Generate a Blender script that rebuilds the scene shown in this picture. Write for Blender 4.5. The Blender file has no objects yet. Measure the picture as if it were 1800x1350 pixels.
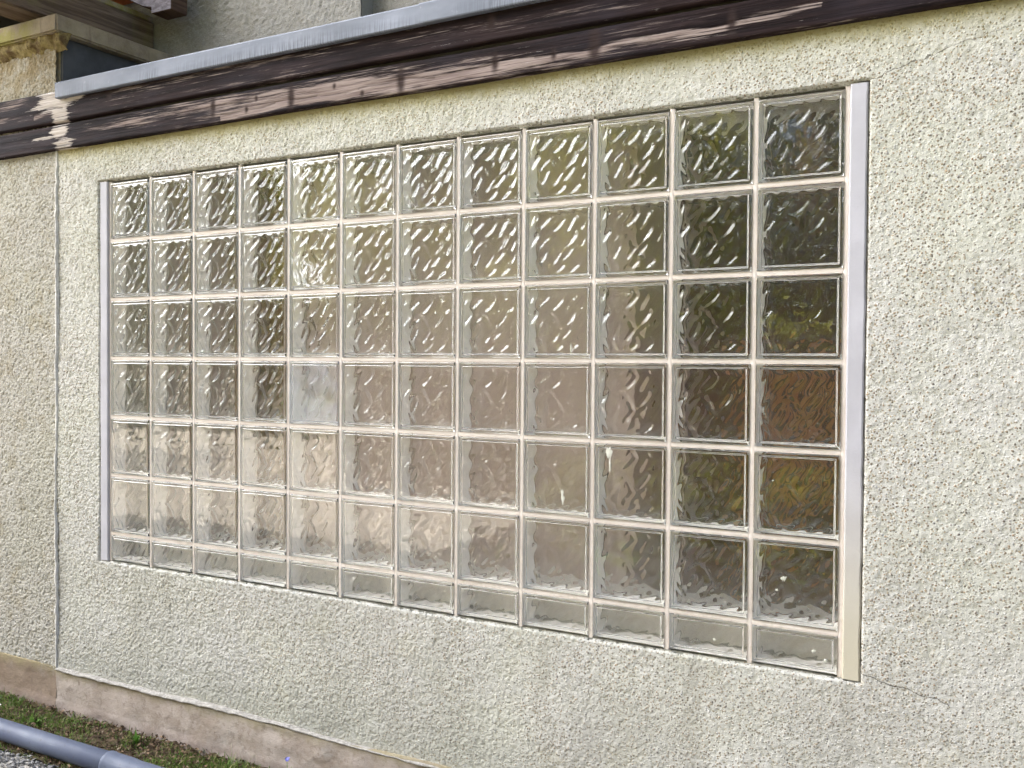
import bpy, math, random
import numpy as np
from mathutils import Vector, Matrix, Euler
R = math.radians
rng = np.random.default_rng(7)
random.seed(7)
S = bpy.context.scene
C = S.collection

# ---------------------------------------------------------------- camera, sky, sun, exposure
Z0 = 1.85                                    # top edge of the window above the ground
cam = bpy.data.cameras.new('camera'); camo = bpy.data.objects.new('camera', cam); C.objects.link(camo)
camo.location = (2.756637, -2.150958, Z0 - 0.610959)
camo.rotation_euler = (1.54984, -0.0074225, 0.5040109)
cam.sensor_width = 36.0; cam.lens = 36.0 * 1651.858 / 1800.0
cam.clip_start = 0.05; cam.clip_end = 500
S.camera = camo
SUN_EL, SUN_AZ = R(41), R(-64)
w = bpy.data.worlds.new('World'); S.world = w; w.use_nodes = True
sky = w.node_tree.nodes.new('ShaderNodeTexSky'); sky.sky_type = 'NISHITA'; sky.sun_disc = False
sky.sun_elevation = SUN_EL; sky.sun_rotation = SUN_AZ
sky.air_density = 0.8; sky.dust_density = 5.0; sky.ozone_density = 1.4
# unseen cloud added to the sky, brightest at left, for glints and fill light
wn, wl = w.node_tree.nodes, w.node_tree.links
tc = wn.new('ShaderNodeTexCoord'); wmp = wn.new('ShaderNodeMapping'); wmp.inputs['Scale'].default_value = (1, 1, 2.2)
wl.new(tc.outputs['Generated'], wmp.inputs[0])
cn = wn.new('ShaderNodeTexNoise'); cn.inputs['Scale'].default_value = 1.9; cn.inputs['Detail'].default_value = 6; cn.inputs['Roughness'].default_value = .55
wl.new(wmp.outputs[0], cn.inputs['Vector'])
dt = wn.new('ShaderNodeVectorMath'); dt.operation = 'DOT_PRODUCT'; wl.new(tc.outputs['Generated'], dt.inputs[0]); dt.inputs[1].default_value = (-.86, -.38, .34)
ad = wn.new('ShaderNodeMath'); ad.operation = 'MULTIPLY_ADD'; wl.new(dt.outputs['Value'], ad.inputs[0]); ad.inputs[1].default_value = .45; wl.new(cn.outputs[0], ad.inputs[2])
cr = wn.new('ShaderNodeMapRange'); cr.interpolation_type = 'SMOOTHSTEP'; wl.new(ad.outputs[0], cr.inputs[0])
cr.inputs[1].default_value = .70; cr.inputs[2].default_value = .86
cm = wn.new('ShaderNodeMix'); cm.data_type = 'RGBA'; wl.new(cr.outputs[0], cm.inputs[0]); wl.new(sky.outputs[0], cm.inputs[6]); 
lg = wn.new('ShaderNodeMapRange'); wl.new(dt.outputs['Value'], lg.inputs[0]); lg.inputs[1].default_value = .45; lg.inputs[2].default_value = 1; lg.inputs[3].default_value = 6; lg.inputs[4].default_value = 40
cc_ = wn.new('ShaderNodeMix'); cc_.data_type = 'RGBA'; cc_.blend_type = 'MULTIPLY'; cc_.inputs[0].default_value = 1; wl.new(lg.outputs[0], cc_.inputs[6]); cc_.inputs[7].default_value = (.97, .98, 1.01, 1)
wl.new(cc_.outputs[2], cm.inputs[7])
wl.new(cm.outputs[2], wn['Background'].inputs[0])
w.node_tree.nodes['Background'].inputs[1].default_value = 0.052
sl = bpy.data.lights.new('sun', 'SUN'); so = bpy.data.objects.new('sun', sl); C.objects.link(so)
sl.energy = 5.0; sl.angle = R(0.5); sl.color = (1.0, 0.94, 0.84)
sdir = Vector((math.sin(SUN_AZ) * math.cos(SUN_EL), math.cos(SUN_AZ) * math.cos(SUN_EL), math.sin(SUN_EL)))
so.rotation_euler = sdir.to_track_quat('Z', 'Y').to_euler(); so.location = (0, 0, 12)
S.view_settings.view_transform = 'Standard'; S.view_settings.look = 'None'
S.view_settings.exposure = 2.90; S.view_settings.gamma = 1.0
S.render.engine = 'CYCLES'
cy = S.cycles
cy.use_denoising = True
cy.max_bounces = 14; cy.transmission_bounces = 12; cy.glossy_bounces = 6; cy.diffuse_bounces = 4
cy.caustics_refractive = True; cy.caustics_reflective = True
cy.sample_clamp_indirect = 6.0; cy.blur_glossy = 0.0

# ---------------------------------------------------------------- node helpers
class M:
    """small wrapper round a node material"""
    def __init__(s, name):
        s.m = bpy.data.materials.new(name); s.m.use_nodes = True
        s.t = s.m.node_tree; s.n = s.t.nodes; s.l = s.t.links
        s.b = s.n['Principled BSDF']; s.out = s.n['Material Output']
        s._co = None
    def node(s, kind, **kw):
        n = s.n.new(kind)
        for k, v in kw.items(): setattr(n, k, v)
        return n
    def put(s, inp, v):
        if isinstance(v, bpy.types.NodeSocket): s.l.new(v, inp)
        elif isinstance(v, (tuple, list)) and len(v) == 3 and inp.type == 'RGBA': inp.default_value = (*v, 1)
        else: inp.default_value = v
    def co(s, scale=(1, 1, 1), loc=(0, 0, 0), rot=(0, 0, 0)):
        if s._co is None: s._co = s.node('ShaderNodeTexCoord').outputs['Object']
        mp = s.node('ShaderNodeMapping'); s.l.new(s._co, mp.inputs[0])
        mp.inputs['Scale'].default_value = scale; mp.inputs['Location'].default_value = loc
        mp.inputs['Rotation'].default_value = rot
        return mp.outputs[0]
    def noise(s, scale=5, detail=4, rough=.55, co=None, dist=0, out=0):
        n = s.node('ShaderNodeTexNoise'); n.inputs['Scale'].default_value = scale
        n.inputs['Detail'].default_value = detail; n.inputs['Roughness'].default_value = rough
        n.inputs['Distortion'].default_value = dist
        s.l.new(co if co is not None else s.co(), n.inputs['Vector']); return n.outputs[out]
    def vor(s, scale=5, co=None, feature='F1', rnd=1.0):
        n = s.node('ShaderNodeTexVoronoi', feature=feature); n.inputs['Scale'].default_value = scale
        n.inputs['Randomness'].default_value = rnd
        s.l.new(co if co is not None else s.co(), n.inputs['Vector']); return n
    def math(s, op, a, b=0.0, c=None):
        n = s.node('ShaderNodeMath', operation=op); s.put(n.inputs[0], a); s.put(n.inputs[1], b)
        if c is not None: s.put(n.inputs[2], c)
        return n.outputs[0]
    def ramp(s, v, lo, hi, a=0.0, b=1.0):
        n = s.node('ShaderNodeMapRange'); n.interpolation_type = 'SMOOTHSTEP'
        s.put(n.inputs[0], v); s.put(n.inputs[1], lo); s.put(n.inputs[2], hi); s.put(n.inputs[3], a); s.put(n.inputs[4], b)
        return n.outputs[0]
    def mix(s, f, a, b, mode='MIX'):
        n = s.node('ShaderNodeMix', data_type='RGBA', blend_type=mode)
        s.put(n.inputs[0], f); s.put(n.inputs[6], a); s.put(n.inputs[7], b); return n.outputs[2]
    def cols(s, v, stops):
        n = s.node('ShaderNodeValToRGB'); e = n.color_ramp.elements
        while len(e) < len(stops): e.new(0.5)
        for k, (p, c) in enumerate(stops): e[k].position = p; e[k].color = (*c, 1)
        s.put(n.inputs[0], v); return n.outputs[0]
    def xyz(s):
        n = s.node('ShaderNodeSeparateXYZ'); s.l.new(s.co(), n.inputs[0]); return n.outputs
    def attr(s, name, out='Fac'):
        n = s.node('ShaderNodeAttribute'); n.attribute_name = name; return n.outputs[out]
    def bump(s, h, dist=.002, strength=1.0, nrm=None):
        n = s.node('ShaderNodeBump'); n.inputs['Distance'].default_value = dist; n.inputs['Strength'].default_value = strength
        s.l.new(h, n.inputs['Height'])
        if nrm is not None: s.l.new(nrm, n.inputs['Normal'])
        s.l.new(n.outputs[0], s.b.inputs['Normal']); return n.outputs[0]
    def base(s, c, rough=.8, spec=.3, metal=0.0):
        s.put(s.b.inputs['Base Color'], c); s.put(s.b.inputs['Roughness'], rough)
        s.put(s.b.inputs['Specular IOR Level'], spec); s.put(s.b.inputs['Metallic'], metal); return s

# ---------------------------------------------------------------- materials
def roughcast(name, warm=0.0):
    """pale green-grey rendered wall with embedded aggregate; warm: an older, browner coat"""
    m = M(name)
    x, y, z = m.xyz()
    wob = m.noise(60, 2, .5, out=1)
    mp = m.node('ShaderNodeMix', data_type='VECTOR'); mp.inputs[0].default_value = .006
    m.l.new(m.co(), mp.inputs[4]); m.l.new(wob, mp.inputs[5])
    v = m.vor(150, co=mp.outputs[1])
    v2 = m.vor(185, co=mp.outputs[1])
    sp = m.node('ShaderNodeSeparateColor'); m.l.new(v.outputs['Color'], sp.inputs[0])
    sp2 = m.node('ShaderNodeSeparateColor'); m.l.new(v2.outputs['Color'], sp2.inputs[0])
    stone = m.cols(sp.outputs[0], [
        (0.0, (.12, .105, .09)), (.18, (.27, .205, .13)), (.30, (.44, .38, .29)), (.48, (.33, .255, .165)),
        (.60, (.58, .56, .50)), (.75, (.36, .235, .13)), (.86, (.30, .30, .30)), (1.0, (.80, .78, .72))])
    pick = sp.outputs[1]
    big = m.noise(2.2, 3, .6)
    cement = m.mix(m.ramp(m.noise(26, 5, .65), .35, .7), (.545, .525, .48), (.68, .66, .615))
    cement = m.mix(m.ramp(big, .35, .7, 0, .45), cement, (.58, .58, .46))
    # stones show where the coat is thin (more on the right of the annex)
    dens = m.math('ADD', m.ramp(x, -.3, 2.9, .34, .66), m.ramp(m.noise(5, 3), .3, .7, -.08, .08))
    shown = m.math('LESS_THAN', pick, dens)
    inside = m.ramp(v.outputs['Distance'], .30, .42, 1, 0)
    f = m.math('MULTIPLY', shown, inside)
    c = m.mix(m.math('MULTIPLY', f, .9), cement, stone)
    grit = m.math('MULTIPLY', m.math('LESS_THAN', sp2.outputs[1], m.ramp(x, -.3, 2.9, .30, .36)), m.ramp(v2.outputs['Distance'], .28, .42, 1, 0))
    c = m.mix(m.math('MULTIPLY', grit, .75), c, m.mix(m.ramp(sp2.outputs[0], .4, .6), (.22, .19, .14), (.42, .33, .21)))
    pits = m.ramp(m.attr('relief'), .08, .5, 1, 0)
    c = m.mix(m.math('MULTIPLY', pits, m.ramp(x, .3, 2.4, .62, .40)), c, (.33, .32, .24))      # hollows of the relief coloured darker
    fine = m.ramp(m.noise(330, 3, .75), .56, .66)
    c = m.mix(m.math('MULTIPLY', fine, .35), c, (.27, .25, .20))
    if not warm:
        zz = m.math('ADD', z, m.math('MULTIPLY', m.noise(14, 4, .7), .05))
        grime = m.ramp(zz, Z0 + .10, Z0 + .155, 0, .85)
        c = m.mix(grime, c, (.34, .28, .11))
        algae = m.ramp(zz, Z0 + .02, Z0 + .15, 0, .22)
        c = m.mix(algae, c, (.52, .50, .24))
        low = m.math('MULTIPLY', m.ramp(z, .2, 1.1, 1, 0), m.ramp(m.noise(3.5, 5, .7), .3, .65))
        c = m.mix(m.math('MULTIPLY', low, .45), c, (.40, .385, .34))
        runs = m.math('MULTIPLY', m.ramp(m.noise(1, 4, .65, co=m.co(scale=(11, 11, .9))), .52, .68), m.ramp(z, Z0 - 1.75, Z0 - 1.30, .2, 1))
        runs = m.math('MULTIPLY', runs, m.math('LESS_THAN', z, Z0 - 1.29))
        c = m.mix(m.math('MULTIPLY', runs, .32), c, (.30, .28, .23))
        splashy = m.ramp(m.math('ADD', z, m.math('MULTIPLY', m.noise(12, 4, .7), .12)), .36, .20)
        c = m.mix(m.math('MULTIPLY', splashy, .30), c, (.33, .33, .27))
        blotch = m.ramp(m.noise(6, 5, .7, co=m.co(loc=(4, 1, 2))), .56, .72, 0, .35)
        c = m.mix(blotch, c, (.50, .47, .35))
        # hairline cracks running off the two right-hand window corners
        jag = m.math('MULTIPLY', m.math('SUBTRACT', m.noise(45, 3, .7), .5), .012)
        jag2 = m.math('MULTIPLY', m.math('SUBTRACT', m.noise(9, 2, .6), .5), .03)
        for (x0, z0, x1, z1) in ((2.44, Z0 + .001, 2.60, Z0 + .05), (2.44, Z0 - 1.272, 2.62, Z0 - 1.315), (2.60, Z0 + .05, 2.9, Z0 + .115)):
            sl_ = (z1 - z0) / (x1 - x0)
            line = m.math('ADD', m.math('MULTIPLY', m.math('SUBTRACT', x, x0), sl_), z0)
            dd = m.math('ABSOLUTE', m.math('ADD', m.math('SUBTRACT', z, line), m.math('ADD', jag, jag2 if z1 < Z0 - 1 else jag)))
            k = m.math('MULTIPLY', m.ramp(dd, .0006, .0017, 1, 0), m.math('MULTIPLY', m.math('GREATER_THAN', x, x0), m.math('LESS_THAN', x, x1)))
            c = m.mix(m.math('MULTIPLY', k, .8 if z1 < Z0 + .06 else .45), c, (.10, .09, .07))
    else:
        c = m.mix(.40 if warm == 1 else .75, c, (.37, .34, .285) if warm == 1 else (.25, .24, .23))
        zz = m.math('ADD', z, m.math('MULTIPLY', m.noise(9, 5, .7), .10))
        dirt = m.math('MULTIPLY', m.ramp(zz, Z0 + .26, Z0 + .50, .1, .9 if warm == 1 else .12), m.ramp(m.noise(16, 5, .75), .3, .6, .35, 1))
        c = m.mix(dirt, c, (.23, .17, .08))
        c = m.mix(m.ramp(m.noise(7, 5, .7), .5, .68, 0, .4 if warm == 1 else .1), c, (.30, .24, .13))
    h = m.math('ADD', m.math('MULTIPLY', m.ramp(v.outputs['Distance'], 0, .5, 1, 0), .5), m.math('MULTIPLY', m.noise(420, 3, .7), .55))
    m.bump(h, .0034, .9)
    return m.base(c, .92, .25).m
MAT = {}
MAT['render'] = roughcast('pale_roughcast')
MAT['render_old'] = roughcast('old_roughcast', 1.0)

def plain(name, c1, c2, sc=20, rough=.6, spec=.3, bump=0.0, bs=200, metal=0):
    m = M(name)
    c = m.mix(m.ramp(m.noise(sc, 5, .65), .3, .7), c1, c2)
    if bump: m.bump(m.noise(bs, 4, .6), bump)
    return m.base(c, rough, spec, metal).m

def wood_paint():
    m = M('weathered_dark_wood')
    st = m.co(scale=(2.2, 30, 42)); st2 = m.co(scale=(6, 60, 230))
    g1 = m.noise(1.0, 6, .7, co=st, dist=.6); g2 = m.noise(1.0, 4, .7, co=st2)
    dark = m.mix(m.ramp(g1, .35, .7), (.009, .005, .0055), (.040, .024, .024))
    dark = m.mix(m.ramp(m.noise(3, 3, .6), .4, .75, 0, .5), dark, (.032, .027, .036))
    bare = m.mix(m.ramp(g2, .3, .7), (.19, .135, .12), (.44, .355, .32))
    fresh = m.mix(m.ramp(g2, .28, .7), (.36, .29, .235), (.66, .60, .56))
    worn = m.attr('worn'); peel = m.attr('peel')
    jit = m.math('ADD', m.math('MULTIPLY', m.math('SUBTRACT', g1, .5), 1.7), m.math('MULTIPLY', m.math('SUBTRACT', g2, .5), 2.6))
    f = m.ramp(m.math('ADD', worn, jit), .45, 1.0)
    dark = m.mix(m.ramp(g2, .5, .75, 0, .8), dark, (.012, .008, .008))
    c = m.mix(m.math('MULTIPLY', f, .85), dark, bare)
    st3 = m.co(scale=(5, 60, 120)); g3 = m.noise(1.0, 5, .75, co=st3)
    fp = m.ramp(m.math('ADD', peel, m.math('MULTIPLY', m.math('SUBTRACT', g3, .5), 2.9)), .44, .60)
    c = m.mix(fp, c, fresh)
    ck = m.noise(1.0, 3, .6, co=m.co(scale=(2.5, 60, 260), loc=(3, 0, 0)))
    split = m.ramp(ck, .64, .67)
    c = m.mix(m.math('MULTIPLY', split, .85), c, (.008, .005, .005))
    c = m.mix(m.math('MULTIPLY', m.attr('knot'), .9), c, (.035, .022, .020))
    c = m.mix(m.attr('slit'), c, (.015, .010, .010))
    h = m.math('ADD', m.math('MULTIPLY', g2, .6), m.math('SUBTRACT', m.math('MULTIPLY', g1, .5), m.math('ADD', m.math('MULTIPLY', fp, .5), m.math('MULTIPLY', split, .8))))
    m.bump(h, .0035, 1.0)
    return m.base(c, m.ramp(f, 0, 1, .68, .88), .08).m
MAT['fascia'] = wood_paint()

def zinc():
    m = M('zinc_sheet')
    x, y, z = m.xyz()
    a = m.noise(1.0, 3, .6, co=m.co(scale=(5, 5, 12)))
    streak = m.noise(1.0, 4, .7, co=m.co(scale=(190, 20, 7)))
    c = m.mix(m.ramp(a, .3, .7), (.15, .165, .205), (.215, .23, .275))
    gate = m.math('MULTIPLY', m.ramp(z, Z0 + .30, Z0 + .345, 1, .0), m.ramp(m.noise(3.1, 2), .36, .56))
    c = m.mix(m.math('MULTIPLY', m.ramp(streak, .46, .56), m.math('MULTIPLY', gate, .85)), c, (.075, .085, .11))
    c = m.mix(m.ramp(m.noise(40, 5, .7), .6, .8, 0, .35), c, (.58, .58, .58))
    m.bump(m.noise(1, 3, .6, co=m.co(scale=(7, 20, 12))), .006, .5)
    return m.base(c, .6, .35, .1).m
MAT['zinc'] = zinc()

def mortar():
    m = M('pale_mortar')
    c = m.mix(m.ramp(m.noise(12, 5, .6), .3, .7), (.82, .725, .655), (.91, .825, .755))
    c = m.mix(m.ramp(m.noise(160, 4, .7), .64, .74, 0, .55), c, (.38, .32, .26))
    x, y, z = m.xyz()
    c = m.mix(m.math('MULTIPLY', m.ramp(z, Z0 - 1.3, Z0 - .9, 1, 0), m.ramp(m.noise(30, 5, .7), .45, .7, 0, .5)), c, (.55, .49, .38))
    m.bump(m.noise(420, 4, .7), .0012, .8)
    return m.base(c, .9, .2).m
MAT['mortar'] = mortar()

def strip_mat():
    m = M('painted_edge_strip')
    x, y, z = m.xyz()
    c = m.mix(m.ramp(m.noise(8, 4, .6), .3, .7), (.45, .435, .465), (.525, .51, .545))
    low = m.math('MULTIPLY', m.ramp(z, Z0 - 1.3, Z0 - .75, 1, 0), m.ramp(x, 2.3, 2.4))
    c = m.mix(m.math('MULTIPLY', low, .75), c, (.56, .50, .34))
    c = m.mix(m.ramp(m.noise(220, 3, .6), .68, .76, 0, .4), c, (.35, .33, .30))
    m.bump(m.noise(160, 4, .7), .0008, .6)
    return m.base(c, .6, .35).m
MAT['strip'] = strip_mat()

def plinth_mat(name, a, b):
    m = M(name)
    x, y, z = m.xyz()
    c = m.mix(m.ramp(m.noise(11, 6, .7), .3, .7), a, b)
    c = m.mix(m.ramp(m.noise(45, 6, .75), .50, .70, 0, .6), c, (.20, .145, .11))
    c = m.mix(m.ramp(m.noise(260, 3, .7), .62, .72, 0, .6), c, (.14, .10, .08))
    c = m.mix(m.ramp(m.noise(4, 5, .7, co=m.co(loc=(7, 1, 5), scale=(1, 1, 2))), .48, .62, 0, .45), c, (.27, .21, .16))
    zz = m.math('ADD', z, m.math('MULTIPLY', m.noise(18, 4, .7), .07))
    c = m.mix(m.ramp(zz, .135, .185, 0, .65), c, (.30, .26, .13))
    c = m.mix(m.ramp(zz, .09, .02, 0, .7), c, (.24, .185, .165))
    c = m.mix(m.ramp(m.noise(5, 5, .7, co=m.co(loc=(3, 3, 1))), .55, .72, 0, .5), c, (.40, .38, .35))
    m.bump(m.math('ADD', m.noise(300, 4, .7), m.math('MULTIPLY', m.noise(40, 4, .6), 1.5)), .003, .8)
    return m.base(c, .92, .2).m
MAT['plinth'] = plinth_mat('pink_brown_plinth', (.41, .335, .28), (.53, .455, .40))
MAT['plinth_old'] = plinth_mat('dark_brown_plinth', (.26, .19, .14), (.38, .29, .22))
MAT['ledge'] = plain('chalky_ledge', (.30, .275, .245), (.52, .49, .45), 90, .9, .2, .003, 250)

MAT['seal'] = plain('pale_joint_filler', (.56, .54, .50), (.72, .70, .67), 90, .9, .2, .001, 250)
def coping_mat():
    m = M('mossy_coping_stone')
    c = m.mix(m.ramp(m.noise(9, 6, .7), .3, .7), (.22, .17, .115), (.36, .295, .21))
    x, y, z = m.xyz()
    moss = m.math('MULTIPLY', m.ramp(x, -.42, -.25, 1, .15), m.ramp(m.noise(12, 5, .7), .40, .6))
    c = m.mix(m.math('MULTIPLY', moss, .7), c, (.26, .24, .045))
    c = m.mix(m.ramp(m.noise(1, 5, .7, co=m.co(scale=(30, 30, 5))), .55, .7, 0, .5), c, (.14, .10, .07))
    m.bump(m.noise(200, 5, .7), .003, .8)
    return m.base(c, .9, .2).m
MAT['coping'] = coping_mat()
def corbel_mat():
    m = M('lichened_moulding')
    c = m.mix(m.ramp(m.noise(24, 6, .7), .35, .65), (.12, .08, .04), (.33, .265, .12))
    c = m.mix(m.ramp(m.noise(50, 4, .7), .58, .66, 0, .8), c, (.07, .045, .02))
    m.bump(m.noise(90, 5, .7), .006, .8)
    return m.base(c, .95, .1).m
MAT['corbel'] = corbel_mat()
def beam_mat(name, a, b, green=.3):
    m = M(name)
    g = m.noise(1, 6, .7, co=m.co(scale=(30, 3, 60)), dist=.4)
    g2 = m.noise(1, 4, .7, co=m.co(scale=(60, 8, 190)))
    c = m.mix(m.ramp(g, .35, .65), a, b)
    c = m.mix(m.ramp(g2, .55, .7, 0, .5), c, tuple(q * .4 for q in a))
    c = m.mix(m.ramp(m.noise(9, 5, .7), .5, .68, 0, green), c, (.17, .16, .05))
    m.bump(m.math('ADD', g, g2), .002, .7)
    return m.base(c, .85, .2).m
MAT['beam'] = beam_mat('weathered_brown_beam', (.095, .065, .045), (.20, .145, .105))
MAT['purlin'] = beam_mat('grey_violet_timber', (.16, .135, .15), (.30, .27, .30), .05)
MAT['purlin_shade'] = beam_mat('shaded_timber', (.06, .035, .025), (.12, .075, .055), .0)  # darker copy of the purlin timber for its shaded sides
MAT['slate'] = plain('dark_grey_cladding', (.050, .052, .058), (.075, .078, .085), 14, .6, .35, .001, 60)
MAT['dark'] = plain('dark_boarding', (.05, .045, .04), (.075, .07, .065), 10, .8)
MAT['tile'] = plain('orange_roof_tile', (.35, .10, .04), (.50, .16, .07), 30, .8)

def glass(name, rough=0.0, tint=(.995, .996, .99)):
    m = M(name)
    g = m.node('ShaderNodeBsdfGlass'); g.inputs['Color'].default_value = (*tint, 1)
    g.inputs['Roughness'].default_value = rough; g.inputs['IOR'].default_value = 1.64
    d = m.node('ShaderNodeBsdfDiffuse'); d.inputs['Color'].default_value = (.74, .75, .80, 1) if rough else (.62, .60, .55, 1)
    mx = m.node('ShaderNodeMixShader')
    spots = m.math('MULTIPLY', m.ramp(m.noise(230, 2, .5), .745, .76), .5)       # dried specks
    film = m.ramp(m.noise(9, 5, .65), .3, .8, .004, .022)                          # thin dust film
    m.put(mx.inputs[0], m.math('MAXIMUM', spots, film) if not rough else m.ramp(m.noise(7, 3, .5, dist=1.2), .35, .65, .06, .26))
    m.l.new(g.outputs[0], mx.inputs[1]); m.l.new(d.outputs[0], mx.inputs[2]); m.l.new(mx.outputs[0], m.out.inputs[0])
    m.n.remove(m.b)
    return m.m
MAT['glass'] = glass('clear_wavy_glass')
MAT['glass_milky'] = glass('cloudy_glass', .08)
MAT['glass_back'] = glass('inner_glass')
def coat():
    m = M('coated_glass_edge')
    x, y, z = m.xyz()
    c = m.mix(m.ramp(m.noise(40, 4, .6), .3, .7), (.88, .84, .785), (.95, .92, .87))
    return m.base(c, .35, .5).m
MAT['coat'] = coat()

def beige():
    m = M('beige_board')
    c = m.mix(m.ramp(m.noise(3, 4, .6), .3, .7), (.62, .505, .47), (.74, .62, .585))
    return m.base(c, .7, .3).m
MAT['beige'] = beige()
MAT['brown'] = plain('brown_panelling', (.20, .115, .06), (.29, .175, .10), 4, .6)
MAT['rust'] = plain('orange_brown_wood', (.32, .11, .035), (.46, .19, .07), 7, .55)
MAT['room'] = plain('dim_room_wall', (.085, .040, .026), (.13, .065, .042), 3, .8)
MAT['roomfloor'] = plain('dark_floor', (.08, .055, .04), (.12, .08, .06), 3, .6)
def pvc():
    m = M('grey_blue_pipe_plastic')
    c = m.mix(m.ramp(m.noise(6, 5, .6), .3, .7), (.09, .105, .16), (.12, .14, .195))
    c = m.mix(m.ramp(m.noise(70, 5, .75), .56, .70, 0, .5), c, (.07, .06, .05))
    c = m.mix(m.ramp(m.noise(1, 3, .6, co=m.co(scale=(3, 60, 60))), .6, .8, 0, .3), c, (.36, .37, .42))
    m.bump(m.noise(300, 3, .6), .0004, .5)
    return m.base(c, m.ramp(m.noise(20, 4), .3, .7, .45, .65), .35).m
MAT['pipe'] = pvc()
def soil():
    m = M('soil_and_moss')
    c = m.mix(m.ramp(m.noise(35, 6, .75), .35, .65), (.045, .03, .02), (.16, .115, .075))
    c = m.mix(m.ramp(m.noise(13, 5, .7), .48, .62, 0, .7), c, (.07, .095, .02))
    m.bump(m.noise(160, 6, .75), .008, 1)
    return m.base(c, .95, .1).m
MAT['soil'] = soil()
MAT['darksoil'] = plain('dark_bare_soil', (.025, .017, .012), (.06, .042, .03), 20, .95, .1, .01, 60)
def gravelmat():
    m = M('grey_gravel')
    v = m.vor(110)
    c = m.cols(m.math('FRACT', m.math('MULTIPLY', v.outputs['Color'], 5.3)), [(0, (.18, .165, .14)), (.4, (.32, .30, .26)), (.7, (.40, .37, .32)), (1, (.52, .48, .42))])
    m.bump(m.ramp(v.outputs['Distance'], 0, .5, 1, 0), .006, 1)
    return m.base(c, .9, .2).m
MAT['gravel'] = gravelmat()
def lawnmat():
    m = M('mown_lawn')
    c = m.mix(m.ramp(m.noise(60, 6, .8), .3, .7), (.09, .14, .02), (.20, .27, .05))
    c = m.mix(m.ramp(m.noise(1.5, 4, .6), .4, .7, 0, .5), c, (.15, .16, .05))
    m.bump(m.noise(120, 5, .8), .03, 1)
    return m.base(c, .9, .1).m
MAT['lawn'] = lawnmat()
MAT['paving'] = plain('pale_paving', (.30, .27, .235), (.42, .385, .34), 3, .85, .2, .002, 60)
def randcol(name, stops, rough=.6, trans=0.0):
    m = M(name)
    c = m.cols(m.attr('shade'), stops)
    m.base(c, rough, .3)
    if trans:
        tr = m.node('ShaderNodeBsdfTranslucent'); m.l.new(c, tr.inputs['Color'])
        mx = m.node('ShaderNodeMixShader'); mx.inputs[0].default_value = trans
        m.l.new(m.b.outputs[0], mx.inputs[1]); m.l.new(tr.outputs[0], mx.inputs[2]); m.l.new(mx.outputs[0], m.out.inputs[0])
    return m.m
MAT['blade'] = randcol('grass_blade', [(0, (.05, .10, .015)), (.45, (.11, .20, .025)), (.75, (.19, .26, .05)), (1, (.34, .29, .14))], .6, .3)
MAT['deadleaf'] = randcol('dead_leaf', [(0, (.07, .045, .025)), (.5, (.16, .10, .055)), (.85, (.27, .18, .11)), (1, (.40, .32, .23))], .8)
MAT['stone'] = randcol('stone_chip', [(0, (.09, .085, .08)), (.5, (.21, .20, .19)), (1, (.42, .40, .38))], .85)
MAT['leaf'] = randcol('tree_leaf', [(0, (.12, .14, .012)), (.5, (.27, .275, .03)), (1, (.42, .40, .08))], .55, .4)
MAT['leaf2'] = randcol('conifer_leaf', [(0, (.03, .06, .012)), (.6, (.07, .11, .022)), (1, (.14, .17, .04))], .6, .2)
MAT['bark'] = plain('bark', (.06, .045, .03), (.14, .105, .075), 20, .9, .1, .02, 15)
MAT['weed'] = plain('fresh_weed_leaf', (.09, .20, .02), (.16, .30, .04), 60, .5)
MAT['petal'] = plain('violet_petal', (.25, .25, .70), (.38, .38, .85), 60, .6)
MAT['white'] = plain('white_petal', (.75, .75, .68), (.85, .85, .8), 60, .6)
MAT['straw'] = plain('dry_stalk', (.50, .42, .30), (.62, .55, .42), 60, .8)
MAT['drip'] = plain('dried_white_splash', (.56, .54, .45), (.70, .68, .60), 90, .8)
MAT['shed'] = beam_mat('brown_shed_boards', (.035, .018, .010), (.075, .04, .022), .02)
MAT['housewall'] = plain('cream_house_wall', (.55, .50, .40), (.65, .60, .50), 4, .9)

# ---------------------------------------------------------------- mesh helpers
def link(name, me, mat, parent=None):
    o = bpy.data.objects.new(name, me); C.objects.link(o)
    for q in (mat if isinstance(mat, (list, tuple)) else [mat]): me.materials.append(q)
    if parent is not None: o.parent = parent
    return o
def mesh_np(name, V, F, smooth=True, attrs=None, mi=None):
    """fast mesh from numpy arrays; F is an (n,4) or (n,3) array, or a list of such arrays"""
    Fs = F if isinstance(F, list) else [F]
    me = bpy.data.meshes.new(name)
    me.vertices.add(len(V)); me.vertices.foreach_set('co', np.asarray(V, np.float32).ravel())
    loops = np.concatenate([f.ravel() for f in Fs]).astype(np.int32)
    tot = np.concatenate([np.full(len(f), f.shape[1]) for f in Fs]).astype(np.int32)
    st = np.concatenate([[0], np.cumsum(tot)[:-1]]).astype(np.int32)
    me.loops.add(len(loops)); me.loops.foreach_set('vertex_index', loops)
    me.polygons.add(len(tot)); me.polygons.foreach_set('loop_start', st)
    me.polygons.foreach_set('use_smooth', np.full(len(tot), bool(smooth)))
    if mi is not None: me.polygons.foreach_set('material_index', np.asarray(mi, np.int32))
    for k, a in (attrs or {}).items():
        at = me.attributes.new(k, 'FLOAT', 'POINT'); at.data.foreach_set('value', np.asarray(a, np.float32))
    me.update(calc_edges=True); me.validate()
    return me
def box_vf(x0, x1, y0, y1, z0, z1):
    V = np.array([(x, y, z) for z in (z0, z1) for y in (y0, y1) for x in (x0, x1)], float)
    F = np.array([(0, 2, 3, 1), (4, 5, 7, 6), (0, 1, 5, 4), (2, 6, 7, 3), (0, 4, 6, 2), (1, 3, 7, 5)])
    return V, F
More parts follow.
